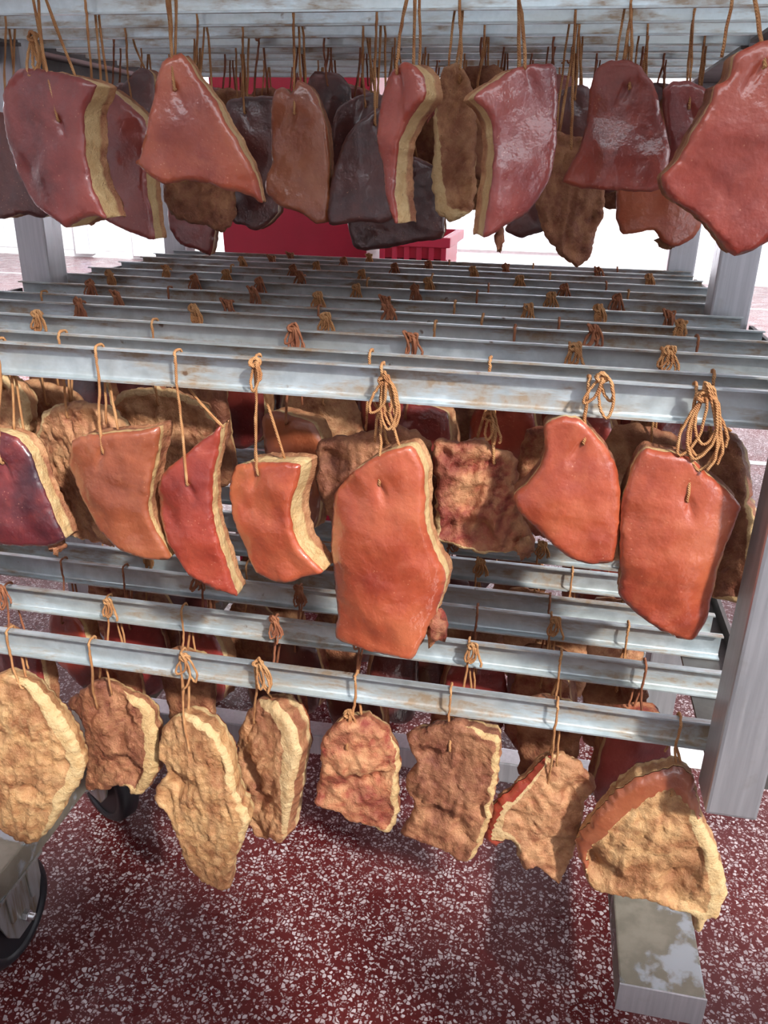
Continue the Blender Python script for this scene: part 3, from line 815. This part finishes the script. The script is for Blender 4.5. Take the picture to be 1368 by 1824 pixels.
P('tan and cream pork strip seen from its cut side, without visible rind', 'A', 2, 1.130, False, 0, .036,
  [(775,160),(790,120),(810,108),(830,130),(845,180),(848,230),(845,290),(842,370),(825,385),(800,395),(775,375),(768,320),(770,250),(772,200)],
  (818,140), 822, 'rind_brown', 'flesh_fat', seed=48, rim=(200, 0.018), group=FR_A)
P('crimson pork rind with a purple bruise and a cream left edge, in the top tier', 'A', 1, .958, True, 26, .048,
  [(850,175),(870,155),(905,132),(945,113),(995,118),(996,200),(990,270),(975,330),(940,380),(900,405),(868,424),(870,390),(876,340),(884,280),(884,235),(872,200)],
  (943,112), 926, 'rind_crimson', 'flesh_fat', seed=49, group=FR_A, bend=(.6, .6))
P('dome-topped pork rind with a glowing orange middle, right part of the top tier', 'A', 2, 1.115, True, -4, .036,
  [(1060,125),(1080,108),(1110,105),(1140,115),(1165,150),(1180,200),(1192,250),(1193,290),(1185,330),(1160,342),(1110,340),(1070,338),(1030,335),(1000,325),(1010,300),(1030,270),(1045,220),(1050,165)],
  (1122,150), 1132, 'rind_red', 'flesh_brown', seed=50, group=FR_A, bend=(2.2, .6))
P('small wet pork rind with violet sheen, between the dome-topped rind and the right edge', 'A', 3, 1.230, True, -6, .036,
  [(1180,160),(1200,145),(1225,142),(1250,152),(1272,172),(1265,205),(1245,240),(1230,290),(1205,322),(1185,330),(1175,300),(1190,250),(1182,200)],
  (1228,185), 1243, 'rind_crimson', 'flesh_brown', seed=51, group=FR_A)
P('huge red-brown pork rind pointing down at the right picture edge, nearest of the top tier', 'A', 0, .858, True, 4, .040,
  [(1310,100),(1340,80),(1375,68),(1430,90),(1450,250),(1440,385),(1368,432),(1310,455),(1265,405),(1225,372),(1190,348),(1182,318),(1210,285),(1240,230),(1268,180),(1275,150),(1300,140)],
  (1362,110), 1352, 'rind_red', 'flesh_brown', seed=52, group=FR_A, bend=(.8, .3))
P('orange-red pork rind end with a frayed brown tip below the dome-topped rind', 'A', 4, 1.345, True, -4, .036,
  [(1105,300),(1130,280),(1190,280),(1230,340),(1254,388),(1235,425),(1200,440),(1178,430),(1165,410),(1110,418),(1097,390),(1098,340)],
  (1150,300), 1160, 'rind_orange', 'flesh_brown', seed=53, group=FR_A)
P('dark pork slab ending in a twisted fleshy tip, lowest hanging of the top tier', 'A', 3, 1.235, False, 8, .036,
  [(965,250),(1000,235),(1050,250),(1078,330),(1080,380),(1062,420),(1056,460),(1030,476),(1005,462),(985,440),(962,400),(955,320)],
  (1020,262), 1030, 'rind_dark', 'flesh_brown', seed=54, group=FR_A)
P('nearly black pork slab with a wet shiny top behind the salmon-orange rind', 'A', 4, 1.345, True, 0, .04,
  [(400,185),(430,172),(470,170),(492,180),(498,290),(490,380),(455,412),(430,400),(410,392),(400,300)],
  (434,195), 432, 'rind_dark', 'flesh_brown', seed=55, group=FR_A)
P('brown and blackened pork slab whose lower end shows under the salmon-orange rind', 'A', 3, 1.240, False, 0, .036,
  [(300,210),(340,190),(385,205),(405,300),(412,385),(395,412),(350,402),(300,385),(285,350),(288,270)],
  (340,215), 350, 'rind_dark', 'flesh_brown', seed=56, group=FR_A)
P('short dark violet pork rind in the gap left of the salmon-orange rind', 'A', 4, 1.350, True, -8, .036,
  [(212,160),(225,140),(245,120),(268,130),(275,180),(275,260),(250,290),(215,250)],
  (235,180), 222, 'rind_dark', 'flesh_brown', seed=57, group=FR_A)
P('dark red double pork rind hanging low in front of the red crates', 'A', 5, 1.455, True, 0, .036,
  [(618,300),(660,280),(740,280),(785,310),(790,380),(785,425),(740,432),(700,440),(650,447),(628,440),(616,390)],
  (700,300), 705, 'rind_dark', 'flesh_brown', seed=58, group=FR_A)
P('dark brown pork slab behind the lower left corner of the crimson rind', 'A', 3, 1.235, True, -8, .038,
  [(-40,210),(0,200),(40,220),(70,290),(85,370),(70,388),(30,382),(0,390),(-40,380)],
  (10,220), 5, 'rind_dark', 'flesh_tan', seed=59, group=FR_A)
P('pinkish red pork slab end peeping below the blackened slab at left', 'A', 5, 1.455, True, 4, .034,
  [(300,300),(340,280),(375,300),(382,380),(380,430),(372,455),(350,445),(320,435),(300,400)],
  (340,300), 345, 'rind_crimson', 'flesh_brown', seed=60, group=FR_A)
P('dusky pork rind filling the gap between the bruised crimson and the dome-topped rinds', 'A', 4, 1.350, True, 4, .036,
  [(985,180),(1005,158),(1040,150),(1062,175),(1060,260),(1040,340),(990,400),(930,425),(900,410),(930,360),(975,280)],
  (1025,170), 1036, 'rind_dark', 'flesh_brown', seed=61, group=FR_A)

for a_, k_ in exec_list:
    lab, tier, rod, Y, rf_, yaw, T, poly, hole, top, rind, flesh = a_
    pc = piece(NM, lab, tier, rod, Y, rf_, yaw, T, poly, hole, top, rind, flesh, **k_)
    if k_['seed'] == 25: nub(pc, 776, 1115, .885, (.017, .020, .024), M['flesh_red'], 3.0)
    if k_['seed'] == 21: nub(pc, 100, 968, .880, (.013, .014, .016), M['flesh_brown'], 5.0)
    if k_['seed'] == 28: nub(pc, 935, 975, .945, (.014, .012, .016), M['flesh_tan'], 8.0)
    if k_['seed'] == 53: nub(pc, 1190, 425, 1.37, (.020, .016, .016), M['flesh_brown'], 9.0)
    if k_['seed'] == 49: nub(pc, 890, 425, .985, (.006, .006, .016), M['flesh_brown'], 12.0)
    if k_['seed'] == 47: nub(pc, 766, 185, 1.0, (.007, .007, .018), M['rind_crimson'], 13.0)

# ---- the rows behind: variants with their twine, copied along the rods
rv_ = random.Random(77)
variants = []; looks = {}
for k in range(14):
    rf_ = k % 2 == 0
    w = rv_.uniform(.085, .125); h = rv_.uniform(.15, .205); nseg = rv_.randint(7, 10)
    poly = []
    for i in range(nseg):
        t = 2 * math.pi * i / nseg + rv_.uniform(-.2, .2)
        ex = .62
        cx = math.copysign(abs(math.cos(t)) ** ex, math.cos(t)); sy = math.copysign(abs(math.sin(t)) ** ex, math.sin(t))
        f = rv_.uniform(.82, 1.12)
        poly.append((cx * w / 2 * f, sy * h / 2 * f))
    drop = rv_.uniform(.030, .060)
    zc = -H - drop - h / 2
    ya = math.radians(rv_.uniform(-22, 22))
    T = rv_.uniform(.032, .042)
    U = Vector((math.cos(ya), math.sin(ya), 0)); N = Vector((-math.sin(ya), math.cos(ya), 0))
    P0 = Vector((0, D / 2, zc)) - N * (T / 2)
    (rv0, rf0), (fv0, ff0, lay0), (V2, wf) = slab(poly, T, rf_, 200 + k, .0085, (1.5, .4), (0, h * .36), 1.0, basis=lambda u, v, w_: P0 + U * u + Vector((0, 0, v)) + N * w_)
    rm = M[rv_.choice(['rind_dark', 'rind_brown', 'rind_crimson', 'rind_red'])]
    fm = M[rv_.choice(['flesh_brown', 'flesh_brown', 'flesh_red', 'flesh_tan'])]
    root = empty(NM, (0, 0, 0)); looks[root.name] = ('rind-side %s' if rf_ else 'flesh-side %s') % ('knotted' if k % 3 != 1 else 'plainly tied')
    link('rind', mesh('rind', rv0, rf0, rm), root)
    link('flesh', mesh('flesh', fv0, ff0, fm, attrs={'layer': lay0}), root)
    hp = P0 + Vector((0, 0, h * .36)) - N * .002
    kn = None
    if k % 3 != 1: kn = (rv_.randint(4, 8), Vector((rv_.uniform(-.006, .006), -.005, rv_.uniform(0, .008))), rv_.uniform(.026, .044))
    twine_parts(root, hp, 0, 0, 0, zc + h / 2, Vector((0, 0, 0)), kn, 900 + k, M['twine'] if k % 2 else M['twine_dark'])
    variants.append(root)
def bbox(root):
    lo = Vector((9, 9, 9)); hi = -lo
    for ch in root.children:
        if ch.name.startswith(('rind', 'flesh')):
            for cn in ch.bound_box:
                for q in range(3): lo[q] = min(lo[q], cn[q]); hi[q] = max(hi[q], cn[q])
    return lo, hi
occupied = []
for o_ in list(C.objects):
    if o_.parent is None and o_.name.startswith(NM) and o_ not in variants:
        lo, hi = bbox(o_); occupied.append((lo + o_.location, hi + o_.location))
vbox = {v: bbox(v) for v in variants}
def free(v, loc):
    lo, hi = vbox[v]; lo = lo + Vector(loc); hi = hi + Vector(loc)
    for a_, b_ in occupied:
        ov = [min(hi[q], b_[q]) - max(lo[q], a_[q]) for q in range(3)]
        if min(ov) > .0 and ov[0] > .006 and ov[1] > .008 and ov[2] > .02: return False
    occupied.append((lo, hi)); return True
used = set()
def dup(src, loc):
    if src.name not in used:
        used.add(src.name); src.location = loc; return src
    r = src.copy(); C.objects.link(r); r.location = loc
    for ch in list(src.children):
        c = ch.copy(); C.objects.link(c); c.parent = r
        for g in ch.children:
            d = g.copy(); C.objects.link(d); d.parent = c
    return r
loops = {   # image columns where a twine loop rides on a rod
 'B': {1: [480], 2: [65, 520, 737, 1015, 1165, 1290], 3: [143, 345, 575, 775, 905, 1045, 1243], 4: [75, 205, 410, 568, 700, 860, 993, 1213],
       5: [38, 160, 300, 447, 562, 690, 800, 908, 1030, 1145, 1250], 6: [195, 345, 460, 630, 728, 815, 975, 1090, 1190],
       7: [190, 300, 400, 540, 655, 760, 870, 1000, 1120], 8: [260, 412, 520, 640, 770, 920, 1080, 1170], 9: [310, 430, 560, 700, 840, 980, 1152],
       10: [330, 487, 610, 760, 900, 1060, 1180], 11: [345, 520, 660, 800, 950, 1100]},
 'C': {1: [10, 190, 325, 490, 640, 835, 1000, 1150], 2: [5, 110, 187, 360, 533, 700, 850, 955, 1120, 1215], 3: [60, 260, 440, 600, 760, 980, 1170],
       4: [40, 180, 330, 500, 680, 850, 1020, 1190], 5: [100, 280, 460, 640, 800, 960, 1120], 6: [180, 360, 560, 760, 940, 1100], 7: [250, 450, 650, 860, 1060]},
 'A': {4: [730, 880, 780], 5: [200, 460, 560, 860, 960, 1080, 1200], 6: [250, 420, 530, 640, 760, 900, 1010, 1130, 1225], 7: [300, 400, 590, 700, 830, 950, 1060, 1180],
       8: [310, 470, 550, 660, 780, 890, 1020, 1150], 9: [330, 420, 520, 640, 760, 880, 1000, 1120]},
}
loops['D'] = {0: range(-400, 1700, 210), 2: range(-200, 1600, 200), 4: range(-50, 1500, 190)}  # unseen pork hung in the added tier to darken the top tier
for t in 'ABCD':
    for rod, xs in loops[t].items():
        Y = RODS[t][rod]; last = -9
        for px in sorted(xs):
            x = x_on_rod(px, Y, TIER[t])
            if not (XL + .10 < x < XR - .10): continue
            if t == 'D' and not (-.74 < x < .12): continue
            if x - last < .112: x = last + .112
            if x > (.12 if t == 'D' else XR - .10): continue
            last = x
            order = variants[:]; rv_.shuffle(order)
            cand = next((v for v in order if free(v, (x, Y, TIER[t]))), None)
            if cand is None: continue
            o = dup(cand, (x, Y, TIER[t]))
            o['rod_row'] = rod; o['tier_key'] = t; o['look'] = looks[cand.name]
rows = {}
for o_ in C.objects:
    if o_.parent is None and 'rod_row' in o_: rows.setdefault((o_['tier_key'], o_['rod_row']), []).append(o_)
for (t, rod), lst in rows.items():
    lst.sort(key=lambda o_: o_.location.x)
    for i, o_ in enumerate(lst):
        if 'label' not in o_.keys():
            pos = 'leftmost' if i == 0 else ('rightmost' if i == len(lst) - 1 else ORD[i] + ' from left')
            tag(o_, '%s pork slab, %s on the %s rod of the %s tier' % (o_['look'], pos, 'front' if rod == 0 else ORD[rod], TN[t]), 'cured pork', 'pork slabs on the %s rod of the %s tier' % (ORD[rod], TN[t]))
    for o_ in lst:
        for key in ('rod_row', 'tier_key', 'look'):
            if key in o_: del o_[key]
for v in variants:
    if v.name not in used:
        for ch in list(v.children):
            for g in list(ch.children): bpy.data.objects.remove(g)
            bpy.data.objects.remove(ch)
        bpy.data.objects.remove(v)

# ------------------------------------------------------------------ red crates behind the rack
def crate(name, x0, x1, y0, y1, z0, z1, mat, label, flare=0., slots=True):
    cx, cy = (x0 + x1) / 2, (y0 + y1) / 2
    o = empty(name, (cx, cy, z0)); tag(o, label, 'crate')
    wx, wy, h = (x1 - x0) / 2, (y1 - y0) / 2, z1 - z0
    t = .006
    def wall(nm, fn):
        b = MB(); n = 1
        b.v = [fn(a_, z, d) for z in (0, h) for d in (0, t) for a_ in (-1, 1)]
        b.f = [[0, 1, 3, 2], [4, 6, 7, 5], [0, 4, 5, 1], [2, 3, 7, 6], [0, 2, 6, 4], [1, 5, 7, 3]]
        return b.build(nm, mat, o)
    k = lambda z: 1 + flare * (z / h - 1)
    wall('front_wall', lambda a_, z, d: (a_ * wx * k(z), -wy * k(z) + d, z))
    wall('rear_wall', lambda a_, z, d: (a_ * wx * k(z), wy * k(z) - d, z))
    wall('side_wall', lambda a_, z, d: (-wx * k(z) + d, a_ * (wy * k(z) - t), z))
    wall('side_wall', lambda a_, z, d: (wx * k(z) - d, a_ * (wy * k(z) - t), z))
    MB().box((-wx * k(0), -wy * k(0), -.004), (wx * k(0), wy * k(0), .0)).build('bottom', mat, o)
    r = MB(); e = .018
    r.box((-wx - e, -wy - e, h - .03), (wx + e, -wy, h)).box((-wx - e, wy, h - .03), (wx + e, wy + e, h))
    r.box((-wx - e, -wy, h - .03), (-wx, wy, h)).box((wx, -wy, h - .03), (wx + e, wy, h))
    r.build('rim', mat, o, bevel=.003)
    nb = 5
    for i in range((nb + 1) if slots else 0):
        x = -wx + 2 * wx * i / nb
        MB().box((x * k(h * .5) - .008, -wy - .012, .02), (x * k(h * .5) + .008, -wy * k(0) + .004, h - .03)).build('rib', mat, o, bevel=.002)
    if slots:
        for i in range(6):
            x = -wx * .85 + 2 * wx * .85 * i / 5
            MB().box((x - .022, -wy - .004, h - .09), (x + .022, -wy + .001, h - .065)).build('slot', M['dark_red'], o)
    return o
M['dark_red'] = plain('dark_red', (.20, .008, .02), .5)
crate('red_bin', -1.07, -.56, 2.62, 3.1, .9, 1.72, M['red_plastic'], 'tall crimson plastic bin behind the rack, seen between the tiers', flare=.10, slots=False)
crate('red_bin', -1.07, -.56, 2.62, 3.1, .0, .885, M['red_plastic'], 'crimson plastic bin under the tall one behind the rack', flare=.06, slots=False)
crate('red_crate', -.52, -.325, 2.60, 2.95, .75, 1.20, M['pink_plastic'], 'bright pinkish red slotted crate beside the tall crimson bin', flare=.04)
crate('red_crate', -.52, -.325, 2.60, 2.95, .30, .745, M['pink_plastic'], 'bright pinkish red slotted crate lower in the stack beside the bin', flare=.04)
crate('red_crate', -.52, -.325, 2.60, 2.95, .0, .295, M['pink_plastic'], 'bright pinkish red slotted crate standing on the floor under the stack', flare=.04)
